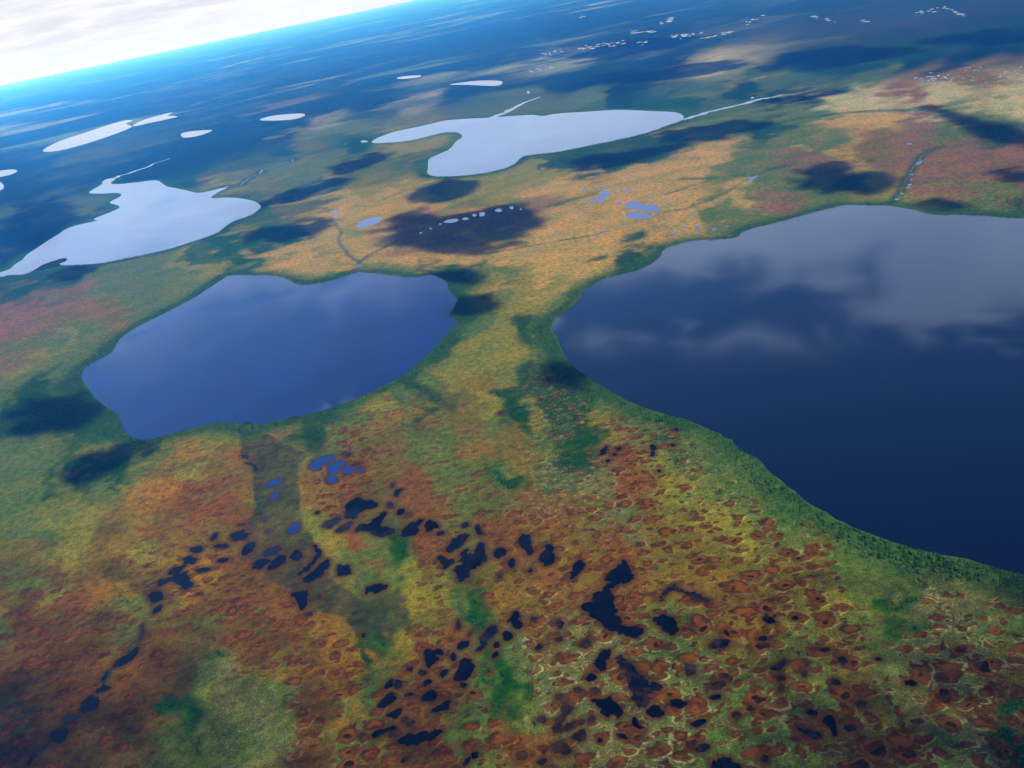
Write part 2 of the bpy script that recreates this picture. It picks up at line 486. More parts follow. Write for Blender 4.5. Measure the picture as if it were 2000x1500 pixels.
# middle distance pools
for a in [(665,1232,42,10,8,'w'),(740,1220,22,7,5,'w'),(790,1202,12,7,0,'w'),(835,1195,20,11,0,'w'),(925,1175,22,9,0,'w'),(1000,1160,12,8,0,'w'),(545,1275,8,5,0,'w'),(600,1250,8,4,0,'w'),(1050,1168,6,4,0,'w'),(490,1300,6,4,0,'w'),(1482,1056,9,7,0,'b'),(1395,1062,10,8,0,'b'),(1635,1065,14,8,0,'b'),(1585,1050,7,4,0,'b'),(1690,1055,7,4,0,'b'),(1600,1135,12,7,0,'b'),(1520,1042,12,4,0,'b'),(1480,1305,14,6,15,'b'),(1525,1288,12,5,0,'b'),(1790,1280,8,4,0,'b'),(1960,1268,14,6,0,'b'),(1900,1303,14,5,0,'b'),(15,1185,18,14,20,'b'),(1620,1250,14,5,20,'b'),(155,1480,9,12,0,'b'),(1090,515,7,7,0,'w'),(175,790,22,5,0,'w'),(1850,1115,9,4,0,'b'),(1750,1098,7,3,0,'b')]:
    el(c2, *a)
pl(c2, [(135,1270),(150,1240),(200,1218),(265,1215),(255,1240),(210,1262),(170,1272)], 'b')
pl(c2, [(1625,1140),(1680,1120),(1730,1140),(1800,1140),(1825,1180),(1770,1182),(1680,1170),(1635,1165)], 'b')
pl(c2, [(1630,1195),(1680,1184),(1780,1205),(1730,1222),(1680,1220)], 'b')
pl(c2, [(1430,1120),(1480,1105),(1510,1062),(1560,1075),(1520,1090),(1520,1115),(1450,1130)], 'b')
for a in [(155,1195,12,6,0,'b'),(100,1268,14,6,0,'b'),(175,1272,10,14,25,'b'),(175,1312,40,4,-5,'b'),(270,1280,16,7,0,'b'),(45,1305,16,5,0,'b'),(345,1262,8,5,0,'b'),(480,1000,34,10,35,'b'),(1290,1112,14,4,0,'w'),(1318,1080,12,5,0,'w'),(1302,1098,7,3,0,'w'),(1355,1045,16,4,10,'w'),(1362,1030,16,4,10,'w'),(1370,1000,8,4,0,'b'),(1375,975,8,4,0,'b'),(1415,908,22,8,30,'b'),(1360,803,14,4,0,'b'),(485,545,10,5,0,'w')]:
    el(c3, *a)
for i in range(34):          # glinting pool field upper right
    x = rnd.gauss(1510, 45); el(c3, x, 432 + rnd.gauss(0, 15) + (x - 1510) * .05, rnd.uniform(3, 10), rnd.uniform(1.4, 2.6), rnd.uniform(-25, 25), 'w')
for i in range(26):
    el(c3, rnd.uniform(1640, 1990), rnd.uniform(375, 475), rnd.uniform(3, 9), rnd.uniform(1.2, 2.4), rnd.uniform(-10, 25), 'w')
for (x0, y0, x1, y1, n, s) in [(1090,400,1240,365,13,5),(1160,305,1290,285,14,5),(1370,270,1640,235,34,9),(1700,240,1750,232,8,10),(1890,205,1990,193,11,9),(1640,165,1790,175,7,16),(1780,140,1900,108,9,13),(1380,90,1420,84,3,6)]:
    for i in range(n):
        t = rnd.random(); el(c2, x0 + (x1 - x0) * t, y0 + (y1 - y0) * t + rnd.gauss(0, 7), rnd.uniform(.5, 1.7) * s, rnd.uniform(0.9, 1.9), 8, 'w')
for (x0, y0, x1, y1, n, s) in [(30,205,210,188,16,9),(205,212,370,180,16,12),(400,150,560,75,8,8),(1100,118,1130,118,3,14),(1400,70,1560,45,14,9),(1560,50,1690,92,16,9),(820,95,960,118,8,10)]:
    for i in range(n):
        t = rnd.random(); el(c3, x0 + (x1 - x0) * t, y0 + (y1 - y0) * t + rnd.gauss(0, 5), rnd.uniform(.5, 1.6) * s, rnd.uniform(0.9, 1.9), 8, 'w')

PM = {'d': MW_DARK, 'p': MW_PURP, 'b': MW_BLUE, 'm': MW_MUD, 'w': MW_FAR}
PLAB = {'d': 'black peaty bog pool with an orange moss rim', 'p': 'shallow purplish bog pool between red moss banks',
        'b': 'small blue pool in the bog', 'm': 'wet brown peat hollow ringed with red moss', 'w': 'tiny bright glinting pool in the distance'}
PGRP = {'d': 'black bog pools', 'p': 'shallow purplish pools', 'b': 'blue pools', 'm': 'wet peat hollows', 'w': 'distant glinting pools'}
pond_polys = []
zoff = 0.05
for i, (pts, k) in enumerate(PONDS):
    W = np.array([P2G(*p) for p in pts])
    size = math.sqrt(max(1e-3, np.ptp(W[:, 0]) * np.ptp(W[:, 1])))
    W = smooth_closed(W, 12 if size > 12 else 5)
    W = jitter(W, min(2.3, size * .07), 200 + i)
    pond_polys.append((W[::2] if len(W) > 40 else W, k, size))
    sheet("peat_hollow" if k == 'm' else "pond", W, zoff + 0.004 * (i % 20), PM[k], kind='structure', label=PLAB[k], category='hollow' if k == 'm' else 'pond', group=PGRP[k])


# ------------------------------------------------------------------ streams
def ribbon(name, pts, widths, m, z_, lab, meander=0.0, seed=0):
    P = np.array([P2G(*p) for p in pts])
    Q, Wd = [], []
    for i in range(len(P) - 1):
        a, b = P[max(i - 1, 0)], P[i]
        c_, d_ = P[i + 1], P[min(i + 2, len(P) - 1)]
        for k in range(10):
            t = k / 10
            Q.append(0.5 * ((2 * b) + (c_ - a) * t + (2 * a - 5 * b + 4 * c_ - d_) * t * t + (3 * b - a - 3 * c_ + d_) * t ** 3))
            Wd.append(widths[i] * (1 - t) + widths[i + 1] * t)
    Q.append(P[-1]); Wd.append(widths[-1])
    Q = np.array(Q); Wd = np.array(Wd)
    tg = np.gradient(Q, axis=0)
    tg /= np.linalg.norm(tg, axis=1)[:, None] + 1e-9
    nr = np.stack([-tg[:, 1], tg[:, 0]], 1)
    r = np.random.RandomState(seed)
    off = np.interp(np.arange(len(Q)), np.arange(0, len(Q) + 3, 3), r.randn(len(np.arange(0, len(Q) + 3, 3)))) * meander
    Q = Q + nr * off[:, None]
    Wj = Wd * (1 + .25 * r.randn(len(Q)))
    V = np.concatenate([np.c_[Q + nr * Wj[:, None] / 2, np.full(len(Q), z_)], np.c_[Q - nr * Wj[:, None] / 2, np.full(len(Q), z_)]])
    n = len(Q)
    Fc = [(i, i + n, i + n + 1, i + 1) for i in range(n - 1)]
    me = mesh_from(name, V, Fc, m)
    return link(name, me, None, kind='structure', label=lab, category='stream'), Q


STREAMS = []
for (pts, wd, m, lab, mn) in [
    (cc(c2, [(870,662),(940,640),(1000,608),(1060,578),(1120,555),(1165,540)]), [40,40,34,26,18,10], MW_FAR, "bright channel leaving the top of the hooked silver lake", 6),
    (cc(c3, [(95,672),(140,655),(260,620),(400,588),(520,555),(600,542),(650,530)]), [24,32,22,22,22,14,9], MW_FAR, "bright thin river leaving the right tip of the hooked silver lake", 3),
    (cc(c1, [(600,1003),(680,978),(780,945),(850,920),(940,885)]), [60,30,26,14,8], MW_FAR, "pale winding stream feeding the notched lavender lake", 10),
    (cc(c1, [(1245,1048),(1330,1030),(1400,985),(1450,970),(1500,940),(1600,905),(1720,860),(1850,828),(1960,790)]), [7,3,4,4,5,4,3,3,2], MW_FAR, "glinting thread of stream right of the notched lavender lake", 14),
    (cc(c2, [(-10,1215),(20,1255),(45,1290),(35,1350),(80,1410),(130,1455),(155,1470)]), [1.2,1.8,2,2,2,2,2], MW_DARK, "narrow dark creek crossing the orange bog into the deep blue lake", 2),
    (cc(c2, [(155,1470),(150,1490),(145,1520)]), [3,4,4], MW_PURP, "short creek mouth on the top shore of the deep blue lake", 1),
    ([(471,828),(468,836),(470,848)], [3, 1.8, 1.2], MW_PURP, "tiny creek mouth on the lower shore of the deep blue lake", .5),
    (cc(c3, [(1262,1128),(1300,1085),(1330,1030),(1352,985),(1395,915),(1430,870),(1480,838),(1540,822)]), [1.0,1.3,1.5,2,2.5,2,1.2,1], MW_DARK, "dark winding creek with small bright pools reaching the far shore of the largest lake", 2),
    ([(275,1250),(255,1262),(240,1290),(215,1312),(200,1345),(185,1362),(150,1395),(120,1425),(80,1465),(50,1500)], [2.4,2,2,2.4,2,2.4,2.4,2,2,2], MW_PURP, "dark thread of peaty water linking the pools at lower left", .8)]:
    o, Q = ribbon("stream", pts, wd, m, 0.03, lab, mn, len(STREAMS))
    STREAMS.append(Q)

# ------------------------------------------------------------------ ground colour map
PAL = {
 'O': (0.270, 0.175, 0.034), 'Y': (0.135, 0.125, 0.008), 'G': (0.066, 0.094, 0.012), 'D': (0.007, 0.040, 0.007),
 'F': (0.0015, 0.009, 0.007), 'R': (0.120, 0.047, 0.003), 'P': (0.130, 0.068, 0.026), 'K': (0.024, 0.027, 0.009), 'r': (0.082, 0.037, 0.001),
 'L': (0.082, 0.092, 0.022), 'B': (0.270, 0.235, 0.100), 'W': (0.185, 0.095, 0.001), 'g': (0.008, 0.055, 0.003), 'M': (0.112, 0.074, 0.004)}
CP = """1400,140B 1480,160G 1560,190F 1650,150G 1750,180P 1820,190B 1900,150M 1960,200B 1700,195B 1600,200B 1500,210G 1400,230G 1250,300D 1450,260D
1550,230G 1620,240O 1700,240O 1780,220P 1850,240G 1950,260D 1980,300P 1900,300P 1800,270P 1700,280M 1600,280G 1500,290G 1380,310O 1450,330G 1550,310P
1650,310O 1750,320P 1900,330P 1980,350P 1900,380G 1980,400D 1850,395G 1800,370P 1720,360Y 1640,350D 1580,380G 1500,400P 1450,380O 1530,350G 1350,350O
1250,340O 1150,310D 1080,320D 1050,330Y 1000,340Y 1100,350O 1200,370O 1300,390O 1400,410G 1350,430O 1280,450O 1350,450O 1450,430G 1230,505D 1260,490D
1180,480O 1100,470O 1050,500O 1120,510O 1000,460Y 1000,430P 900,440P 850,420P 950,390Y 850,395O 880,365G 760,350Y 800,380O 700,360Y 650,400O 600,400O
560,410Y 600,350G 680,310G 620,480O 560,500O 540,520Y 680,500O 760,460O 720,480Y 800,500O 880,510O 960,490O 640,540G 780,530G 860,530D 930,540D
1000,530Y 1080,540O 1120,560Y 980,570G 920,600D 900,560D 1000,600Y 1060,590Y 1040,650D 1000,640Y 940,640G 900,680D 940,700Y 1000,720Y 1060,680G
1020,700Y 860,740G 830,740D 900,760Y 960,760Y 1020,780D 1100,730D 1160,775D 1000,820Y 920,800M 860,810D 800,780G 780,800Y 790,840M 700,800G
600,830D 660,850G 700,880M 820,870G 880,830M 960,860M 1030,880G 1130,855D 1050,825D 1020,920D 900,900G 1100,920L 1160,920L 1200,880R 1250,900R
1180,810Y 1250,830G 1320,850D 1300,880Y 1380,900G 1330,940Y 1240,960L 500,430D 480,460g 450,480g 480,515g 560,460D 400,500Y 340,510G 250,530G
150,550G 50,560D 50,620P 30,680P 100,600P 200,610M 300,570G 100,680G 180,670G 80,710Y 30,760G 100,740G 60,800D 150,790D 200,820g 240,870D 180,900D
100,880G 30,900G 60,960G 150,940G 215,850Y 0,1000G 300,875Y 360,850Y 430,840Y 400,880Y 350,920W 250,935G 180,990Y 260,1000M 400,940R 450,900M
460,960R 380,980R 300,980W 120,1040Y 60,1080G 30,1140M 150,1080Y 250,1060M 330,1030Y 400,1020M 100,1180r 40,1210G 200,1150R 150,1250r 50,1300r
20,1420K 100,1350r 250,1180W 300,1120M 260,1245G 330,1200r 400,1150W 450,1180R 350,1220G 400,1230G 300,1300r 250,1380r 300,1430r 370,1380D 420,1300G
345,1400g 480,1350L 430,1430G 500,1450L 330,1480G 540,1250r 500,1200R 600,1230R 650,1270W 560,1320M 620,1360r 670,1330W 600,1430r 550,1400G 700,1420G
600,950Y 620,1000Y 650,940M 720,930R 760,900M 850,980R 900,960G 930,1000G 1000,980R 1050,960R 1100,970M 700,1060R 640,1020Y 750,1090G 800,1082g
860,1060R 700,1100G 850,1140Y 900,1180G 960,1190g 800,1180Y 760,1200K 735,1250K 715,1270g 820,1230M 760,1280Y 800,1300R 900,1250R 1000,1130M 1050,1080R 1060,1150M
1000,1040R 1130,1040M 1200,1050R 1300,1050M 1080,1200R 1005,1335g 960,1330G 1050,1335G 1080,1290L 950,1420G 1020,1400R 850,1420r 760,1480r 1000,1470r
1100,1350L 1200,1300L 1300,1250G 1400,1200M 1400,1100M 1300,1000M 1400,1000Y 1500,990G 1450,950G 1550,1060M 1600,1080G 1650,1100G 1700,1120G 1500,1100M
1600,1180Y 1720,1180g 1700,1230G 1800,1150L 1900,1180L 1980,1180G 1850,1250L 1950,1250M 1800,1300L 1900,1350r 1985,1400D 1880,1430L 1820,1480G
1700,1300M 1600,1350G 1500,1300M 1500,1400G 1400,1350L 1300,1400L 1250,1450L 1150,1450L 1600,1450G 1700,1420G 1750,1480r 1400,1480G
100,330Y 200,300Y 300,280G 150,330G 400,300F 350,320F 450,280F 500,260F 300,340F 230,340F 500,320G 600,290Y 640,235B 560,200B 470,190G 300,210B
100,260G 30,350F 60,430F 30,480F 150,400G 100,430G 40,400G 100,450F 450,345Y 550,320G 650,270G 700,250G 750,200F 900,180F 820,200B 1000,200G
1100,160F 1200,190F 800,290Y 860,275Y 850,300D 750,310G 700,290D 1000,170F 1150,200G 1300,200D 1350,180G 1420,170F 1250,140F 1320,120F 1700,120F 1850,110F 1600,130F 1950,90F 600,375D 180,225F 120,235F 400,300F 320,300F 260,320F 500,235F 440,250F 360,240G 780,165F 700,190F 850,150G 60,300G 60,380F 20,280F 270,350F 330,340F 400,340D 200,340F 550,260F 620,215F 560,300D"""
cps, cols = [], []  # some far forest points also stand in for dropped cloud shade
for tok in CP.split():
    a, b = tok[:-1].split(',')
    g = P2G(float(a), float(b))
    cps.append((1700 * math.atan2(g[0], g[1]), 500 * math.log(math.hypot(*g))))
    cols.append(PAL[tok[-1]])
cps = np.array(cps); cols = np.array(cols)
# pattern strengths: hollow pattern, lichen speckle
HPP = """1500,1350:1,.7 1700,1450:1,.5 1300,1400:.9,1 1200,1300:.6,1 1400,1150:.7,.25 1300,1000:.35,.3 1550,1050:.55,.4 1250,900:.6,.3 1900,1250:1,.8 1950,1400:.7,.3
1880,1430:.3,1 1720,1200:.15,.2 1650,1100:.1,.3 1800,1150:.3,1 1000,1400:.7,.4 850,1300:.6,.1 700,1450:.6,.2 900,1100:.35,.1 1000,980:.3,.1 1100,920:.2,.9 1000,820:.05,.3
1000,720:.1,.4 600,1250:.5,.1 450,1180:.35,.05 300,1350:.4,.1 480,1380:.1,1 150,1200:.3,.1 50,1400:.4,.1 300,1100:.3,.05 250,1000:.05,0 400,950:.25,0 100,900:0,0 300,600:0,.1
700,950:.4,.05 600,1000:.1,0 560,1000:0,.1 620,1100:0,.1 1000,1335:0,0 1100,500:.1,0 1500,300:0,0 600,300:0,0 1500,950:.1,.6 1350,880:.25,.7 800,1080:0,0 960,1190:0,0 370,1380:0,.1
1450,1280:1,.5 1600,1250:1,.6 1600,1400:1,.6 1800,1380:1,.6 1080,1290:.3,1 1180,1120:.45,.1 1000,1130:.35,.1 1100,1020:.35,.1 1450,1000:.4,.5 1150,800:.3,.6 780,1180:0,0 1900,1100:0,.2"""
hq, hv = [], []
for tok in HPP.split():
    a, b = tok.split(':')
    x, y = map(float, a.split(','))
    g = P2G(x, y)
    hq.append((1700 * math.atan2(g[0], g[1]), 500 * math.log(math.hypot(*g))))
    hv.append(tuple(map(float, b.split(','))))
hq = np.array(hq); hv = np.array(hv)
FEN = np.array([P2G(*p) for p in cc(cB, [(195,120),(205,250),(290,330),(280,440),(290,560),(240,700),(235,870),(400,1000),(520,1080),(600,1185),(700,1180),(820,1225),(900,1345),(950,1310),(1000,1180),(880,1090),(760,1010),(720,880),(640,760),(570,680),(560,520),(540,340),(600,270),(420,170),(340,120)])])
THICK = [(1003,1335,44,28), (800,1085,42,17), (960,1195,40,20), (345,1392,34,26), (1050,827,26,12), (1130,852,34,16), (1025,915,32,16), (1720,1170,48,42), (715,1270,14,20), (130,800,110,28), (200,895,80,26), (870,810,30,10), (1240,505,40,14)]


def warp(X, Y):
    r = np.hypot(X, Y)
    ox = np.zeros_like(X); oy = np.zeros_like(X)
    for lam in (1500., 380., 95., 28., 11.):
        a = np.minimum(.8 * lam, 0.05 * r)
        ox += a * (vnoise(X / lam + 9.1, Y / lam) - .5)
        oy += a * 1.6 * (vnoise(X / lam + 77.7, Y / lam + 31.) - .5)
    return X + ox, Y + oy


def idw(X, Y, Q, val, p=4.0):
    u = 1700 * np.arctan2(X, Y)
    v = 500 * np.log(np.hypot(X, Y) + 1)
    out = np.zeros((len(X), val.shape[1]))
    ws = np.zeros(len(X))
    for (qu, qv), c_ in zip(Q, val):
        d2 = (u - qu) ** 2 + (v - qv) ** 2 + 30.0
        w_ = d2 ** (-p / 2)
        ws += w_
        out += w_[:, None] * c_
    return out / ws[:, None]


near_lakes = lake_polys[:4]
SEEP = []
for pts, wd in [(cc(c3, [(540,700),(640,685),(760,655),(900,640),(1050,628),(1200,622),(1400,620)]), 22.), (cc(c3, [(90,1005),(250,1000),(400,985),(520,975),(600,940),(660,930)]), 14.),
                (cc(c3, [(0,1090),(100,1060),(180,1030),(260,1010)]), 8.), (cc(c3, [(0,1185),(120,1165),(230,1130),(330,1085),(390,1040),(450,1010)]), 9.),
                (cc(c2, [(880,1412),(1000,1390),(1150,1360),(1300,1335),(1450,1310),(1520,1292)]), 7.), (cc(c2, [(300,1110),(420,1060),(520,1040)]), 10.),
                (cc(c2, [(150,1465),(210,1420),(300,1380),(380,1340)]), 8.), (cc(c5, [(540,865),(600,900),(660,930),(740,940),(780,945)]), 3.5),
                (cc(c5, [(395,890),(402,940),(410,975),(450,1000)]), 2.0), (cc(c5, [(330,745),(390,820),(470,850),(540,870)]), 3.), (cc(c2, [(1250,1140),(1330,1110),(1430,1085)]), 18.)]:
    G_ = np.array([P2G(*p) for p in pts])
    L_ = np.r_[0, np.cumsum(np.linalg.norm(np.diff(G_, axis=0), axis=1))]
    n_ = int(L_[-1] / (wd * .6)) + 2
    SEEP.append((np.c_[np.interp(np.linspace(0, L_[-1], n_), L_, G_[:, 0]), np.interp(np.linspace(0, L_[-1], n_), L_, G_[:, 1])], wd))


def ground_fields(X, Y, detail=True):
    """base colour, pattern strengths, rim closeness at ground points"""
    wx, wy = warp(X, Y)
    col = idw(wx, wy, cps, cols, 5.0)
    r0 = np.hypot(X, Y)
    nn = fbm(X / 1300. + 5, Y / 1300., 3) * np.clip(r0 / 4000, 0, 1) + fbm(X / 60. + 15, Y / 60., 4) * (1 - np.clip(r0 / 4000, 0, 1))
    a_ = .11 * r0
    w2x = X + a_ * (fbm(X / 150. + 60, Y / 150., 5) - .5) * 1.6
    w2y = Y + a_ * (fbm(X / 150. + 20, Y / 150. + 44, 5) - .5) * 3.0
    c2_ = idw(w2x, w2y, cps, cols, 5.0)
    k2 = np.clip((nn - .46) / .08, 0, 1)[:, None] * .8
    col = col * (1 - k2) + c2_ * k2
    pat = idw(wx, wy, hq, hv, 3.0)
    r = np.hypot(X, Y)
    # far mosaic of spruce forest and open bog; dark bands also paint cloud shade
    n = fbm(X / 3000. + 4, Y / 2200. + 8, 7)
    n2 = fbm(X / 900. + 40, Y / 500. + 3, 6)
    n3 = fbm(X / 5200. + 11, Y / 1900. + 23, 6)
    f = np.clip((n * .5 + n2 * .5 - .53) / .07, 0, 1)[:, None]
    bog = np.array([.012, .038, .012]) + np.array([.085, .115, .050]) * np.clip((n3 * .6 + n2 * .4 - .53) * 7, 0, .9)[:, None]
    far = np.array(PAL['F']) * (1 - f) + bog * f
    t = np.clip((r - 4200) / 3200., 0, .88)[:, None]
    col = col * (1 - t) + far * t
    # moderate noise mixing of forest into middle distance
    t2 = np.clip((r - 1900) / 1500., 0, 1) * np.clip((.46 - n2) * 9, 0, .5) * (1 - t[:, 0])
    col = col * (1 - t2[:, None]) + np.array(PAL['D']) * t2[:, None]
    pat *= np.clip((2600 - r) / 1200, 0, 1)[:, None]
    # fen
    fk = np.zeros(len(X))
    fx0, fy0 = FEN.min(0) - 60; fx1, fy1 = FEN.max(0) + 60
    fi = np.nonzero((X > fx0) & (X < fx1) & (Y > fy0) & (Y < fy1))[0]
    if len(fi):
        xs, ys = X[fi], Y[fi]
        for q_ in range(4):
            jx = (fbm(xs / 18 + 9 * q_, ys / 18, 4) - .5) * (7 + 4 * q_)
            jy = (fbm(xs / 18, ys / 18 + 13 * q_, 4) - .5) * (8 + 6 * q_)
            fk[fi] += .25 * inside(FEN, xs + jx, ys + jy)
        fk[fi] *= .8 + .2 * np.clip((fbm(xs / 30 + 3, ys / 30, 4) - .38) / .12, 0, 1)
        kc = np.array(PAL['K'])[None] * (0.4 + 1.3 * fbm(xs / 18, ys / 5, 4))[:, None]
        kc = kc + np.array([.018, .014, .001]) * np.clip(fbm(xs / 22 + 50, ys / 30, 3) - .45, 0, 1)[:, None] * 4
        col[fi] = col[fi] * (1 - fk[fi][:, None] * .92) + kc * fk[fi][:, None] * .92
    pat *= (1 - fk * .9)[:, None]
    # thickets
    for (px, py, rx, ry) in THICK:
        c0 = P2G(px, py); cx = P2G(px + rx, py); cy = P2G(px, py + ry)
        A = np.array([[cx[0] - c0[0], cy[0] - c0[0]], [cx[1] - c0[1], cy[1] - c0[1]]])
        iA = np.linalg.inv(A)
        dx = wx - c0[0]; dy = wy - c0[1]
        q = np.hypot(iA[0, 0] * dx + iA[0, 1] * dy, iA[1, 0] * dx + iA[1, 1] * dy)
        k = np.clip(1.25 - q, 0, 1) * 1.1
        k = np.clip(k + (fbm(X / 12, Y / 12, 4) - .55) * 2.6 * (k > 0), 0, .95)[:, None]
        col = col * (1 - k) + np.array(PAL['g']) * .8 * k
        pat *= (1 - k)
    # shoreline belts
    shore = np.full(len(X), 1e9)
    for P in near_lakes:
        b = (X > P[:, 0].min() - 400) & (X < P[:, 0].max() + 400) & (Y > P[:, 1].min() - 400) & (Y < P[:, 1].max() + 400)
        idx = np.nonzero(b)[0]
        if len(idx):
            shore[idx] = np.minimum(shore[idx], sdist(P, X[idx], Y[idx]))
    bw = 18 + 46 * fbm(X / 90 + 3, Y / 90, 3)
    k = np.clip(1.3 - shore / bw, 0, 1)[:, None] * .8
    col = col * (1 - k) + np.array([.018, .072, .010]) * k
    pat[:, 0] *= (1 - k[:, 0])
    # pond rims
    rim = np.zeros(len(X))
    if detail:
        for P, kind, size in pond_polys:
            m_ = 9.0
            if size > 400 or kind == 'w' or (kind == 'b' and P[:, 1].mean() > 1100):
                continue
            b = (X > P[:, 0].min() - m_) & (X < P[:, 0].max() + m_) & (Y > P[:, 1].min() - m_) & (Y < P[:, 1].max() + m_)
            idx = np.nonzero(b)[0]
            if len(idx):
                dd = sdist(P, X[idx], Y[idx])
                rim[idx] = np.maximum(rim[idx], np.clip(1 - dd / m_, 0, 1))
    # dark wet strings and seepage lines
    for Q, wd in SEEP:
        b = (X > Q[:, 0].min() - 60) & (X < Q[:, 0].max() + 60) & (Y > Q[:, 1].min() - 60) & (Y < Q[:, 1].max() + 60)
        idx = np.nonzero(b)[0]
        if len(idx):
            dd = np.full(len(idx), 1e9)
            for q in Q:
                dd = np.minimum(dd, np.hypot(wx[idx] * .15 + X[idx] * .85 - q[0], wy[idx] * .15 + Y[idx] * .85 - q[1]))
            k = (np.clip(1.2 - dd / wd, 0, .7) * (.5 + .5 * np.clip((fbm(X[idx] / 40, Y[idx] / 40, 3) - .35) * 5, 0, 1)))[:, None]
            col[idx] = col[idx] * (1 - k) + np.array(PAL['D']) * 1.4 * k
    # creek banks
    for Q, wd in ((STREAMS[4], 6.), (STREAMS[8], 4.), (STREAMS[7], 13.), (STREAMS[3], 30.)):
        b = (X > Q[:, 0].min() - 40) & (X < Q[:, 0].max() + 40) & (Y > Q[:, 1].min() - 40) & (Y < Q[:, 1].max() + 40)
        idx = np.nonzero(b)[0]
        if len(idx):
            dd = np.full(len(idx), 1e9)
            for q in Q:
                dd = np.minimum(dd, np.hypot(X[idx] - q[0], Y[idx] - q[1]))
            k = np.clip(1.2 - dd / wd, 0, .8)[:, None]
            col[idx] = col[idx] * (1 - k) + np.array(PAL['D']) * k
    return col, pat, rim, shore


# ------------------------------------------------------------------ ground mesh: one polar sheet round the point under the camera
rr = [0.0, 120.0, 240.0]
r_ = 330.0
while r_ < 130000:
    rr.append(r_)
    r_ *= 1.0022 if r_ < 1000 else (1.0035 if r_ < 3000 else (1.007 if r_ < 20000 else 1.014))
aa = list(np.linspace(-46, 46, 900)) + list(np.linspace(46, 314, 60))[1:-1]
rr = np.array(rr); aa = np.radians(np.array(aa))
RR, AA = np.meshgrid(rr[1:], aa, indexing='ij')
GX = (RR * np.sin(AA)).ravel(); GY = (RR * np.cos(AA)).ravel()
col = np.zeros((len(GX), 3)); misc = np.zeros((len(GX), 3))
for s in range(0, len(GX), 60000):
    e = min(len(GX), s + 60000)
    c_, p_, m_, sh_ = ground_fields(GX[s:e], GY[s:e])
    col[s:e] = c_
    misc[s:e, :2] = p_
    misc[s:e, 2] = m_
na = len(aa)
nr_ = len(rr) - 1
V = np.concatenate([np.c_[GX, GY, np.zeros(len(GX))], [[0, 0, 0]]])
ii = np.arange((nr_ - 1) * na).reshape(nr_ - 1, na)
a0 = ii; a1 = np.roll(ii, -1, 1)
quads = np.stack([a0, a1, a1 + na, a0 + na], -1).reshape(-1, 4)[:, ::-1]
me = bpy.data.meshes.new("ground")
me.vertices.add(len(V)); me.vertices.foreach_set("co", V.astype(np.float32).ravel())
tri = np.stack([np.full(na, len(V) - 1), np.roll(np.arange(na), -1), np.arange(na)], -1)
loops = np.concatenate([quads.ravel(), tri.ravel()]).astype(np.int32)
me.loops.add(len(loops)); me.loops.foreach_set("vertex_index", loops)
st = np.concatenate([np.arange(len(quads)) * 4, len(quads) * 4 + np.arange(len(tri)) * 3]).astype(np.int32)
me.polygons.add(len(st)); me.polygons.foreach_set("loop_start", st)
me.update(calc_edges=True)
for nm, arr in (("cover", col), ("pattern", misc)):
    at = me.color_attributes.new(nm, 'FLOAT_COLOR', 'POINT')
    full = np.ones((len(V), 4), np.float32)
    full[:-1, :3] = arr
    full[-1, :3] = arr[0]
    at.data.foreach_set("color", full.ravel())
print("ground verts", len(V), "normal z", )

mg = bpy.data.materials.new("bog_ground")
mg.use_nodes = True
t = NT(mg.node_tree)
bs = mg.node_tree.nodes["Principled BSDF"]
g = t.node("ShaderNodeNewGeometry")
pos = g.outputs['Position']
ca = t.node("ShaderNodeAttribute", attribute_name="cover").outputs['Color']
pa = t.node("ShaderNodeAttribute", attribute_name="pattern").outputs['Color']
sp = t.node("ShaderNodeSeparateColor")
t.l.new(pa, sp.inputs[0])
hp, lich, rim = sp.outputs[0], sp.outputs[1], sp.outputs[2]
na_ = t.noise(pos, 1 / 70., 6, 0.62)
nb = t.noise(pos, 1 / 9., 5, 0.62)
nc = t.noise(pos, 1 / 1.6, 3, 0.65)
nd = t.noise(pos, 1 / 24., 4, 0.6, 0.6)
base = t.mix(t.ramp(na_, 0.35, 0.65), t.mix(1, ca, (0.80, 0.95, 0.9), 'MULTIPLY'), t.mix(1, ca, (1.28, 1.06, 1.0), 'MULTIPLY'))
base = t.mix(t.ramp(nd, 0.52, 0.66, 0, 0.55), base, t.mix(1, base, (0.72, 1.0, 0.75), 'MULTIPLY'))
base = t.mix(t.math('MULTIPLY', t.ramp(nd, 0.48, 0.36, 0, 0.7), t.math('MULTIPLY', hp, 1.0)), base, (0.055, 0.015, 0.004))
# woods, open bog and painted cloud shade alternating over the far plain
ln = t.node("ShaderNodeVectorMath", operation='LENGTH'); t.l.new(pos, ln.inputs[0])
farm = t.ramp(ln.outputs['Value'], 2600, 6500, 0, 0.9)
nf = t.noise(t.vmath('MULTIPLY', pos, (1.0, 1.05, 0)), 1 / 1500., 8, 0.64, 0.5)
nf2 = t.noise(t.vmath('MULTIPLY', pos, (1.0, 1.05, 0)), 1 / 4500., 8, 0.6, 0.3)
base = t.mix(t.math('MULTIPLY', farm, t.ramp(nf, 0.46, 0.54)), base, (0.003, 0.014, 0.009))
base = t.mix(t.math('MULTIPLY', farm, t.math('MULTIPLY', t.ramp(nf2, 0.54, 0.62), t.ramp(nf, 0.56, 0.46))), base, (0.20, 0.21, 0.09))
# brightness mottling, coarse and fine
mul = t.math('MULTIPLY', t.ramp(nb, 0.25, 0.75, 0.45, 1.55, False), t.ramp(nc, 0.25, 0.75, 0.35, 1.65, False))
mv = t.node("ShaderNodeCombineXYZ")
for i in range(3):
    t.l.new(mul, mv.inputs[i])
base = t.mix(1.0, base, mv.outputs[0], 'MULTIPLY')
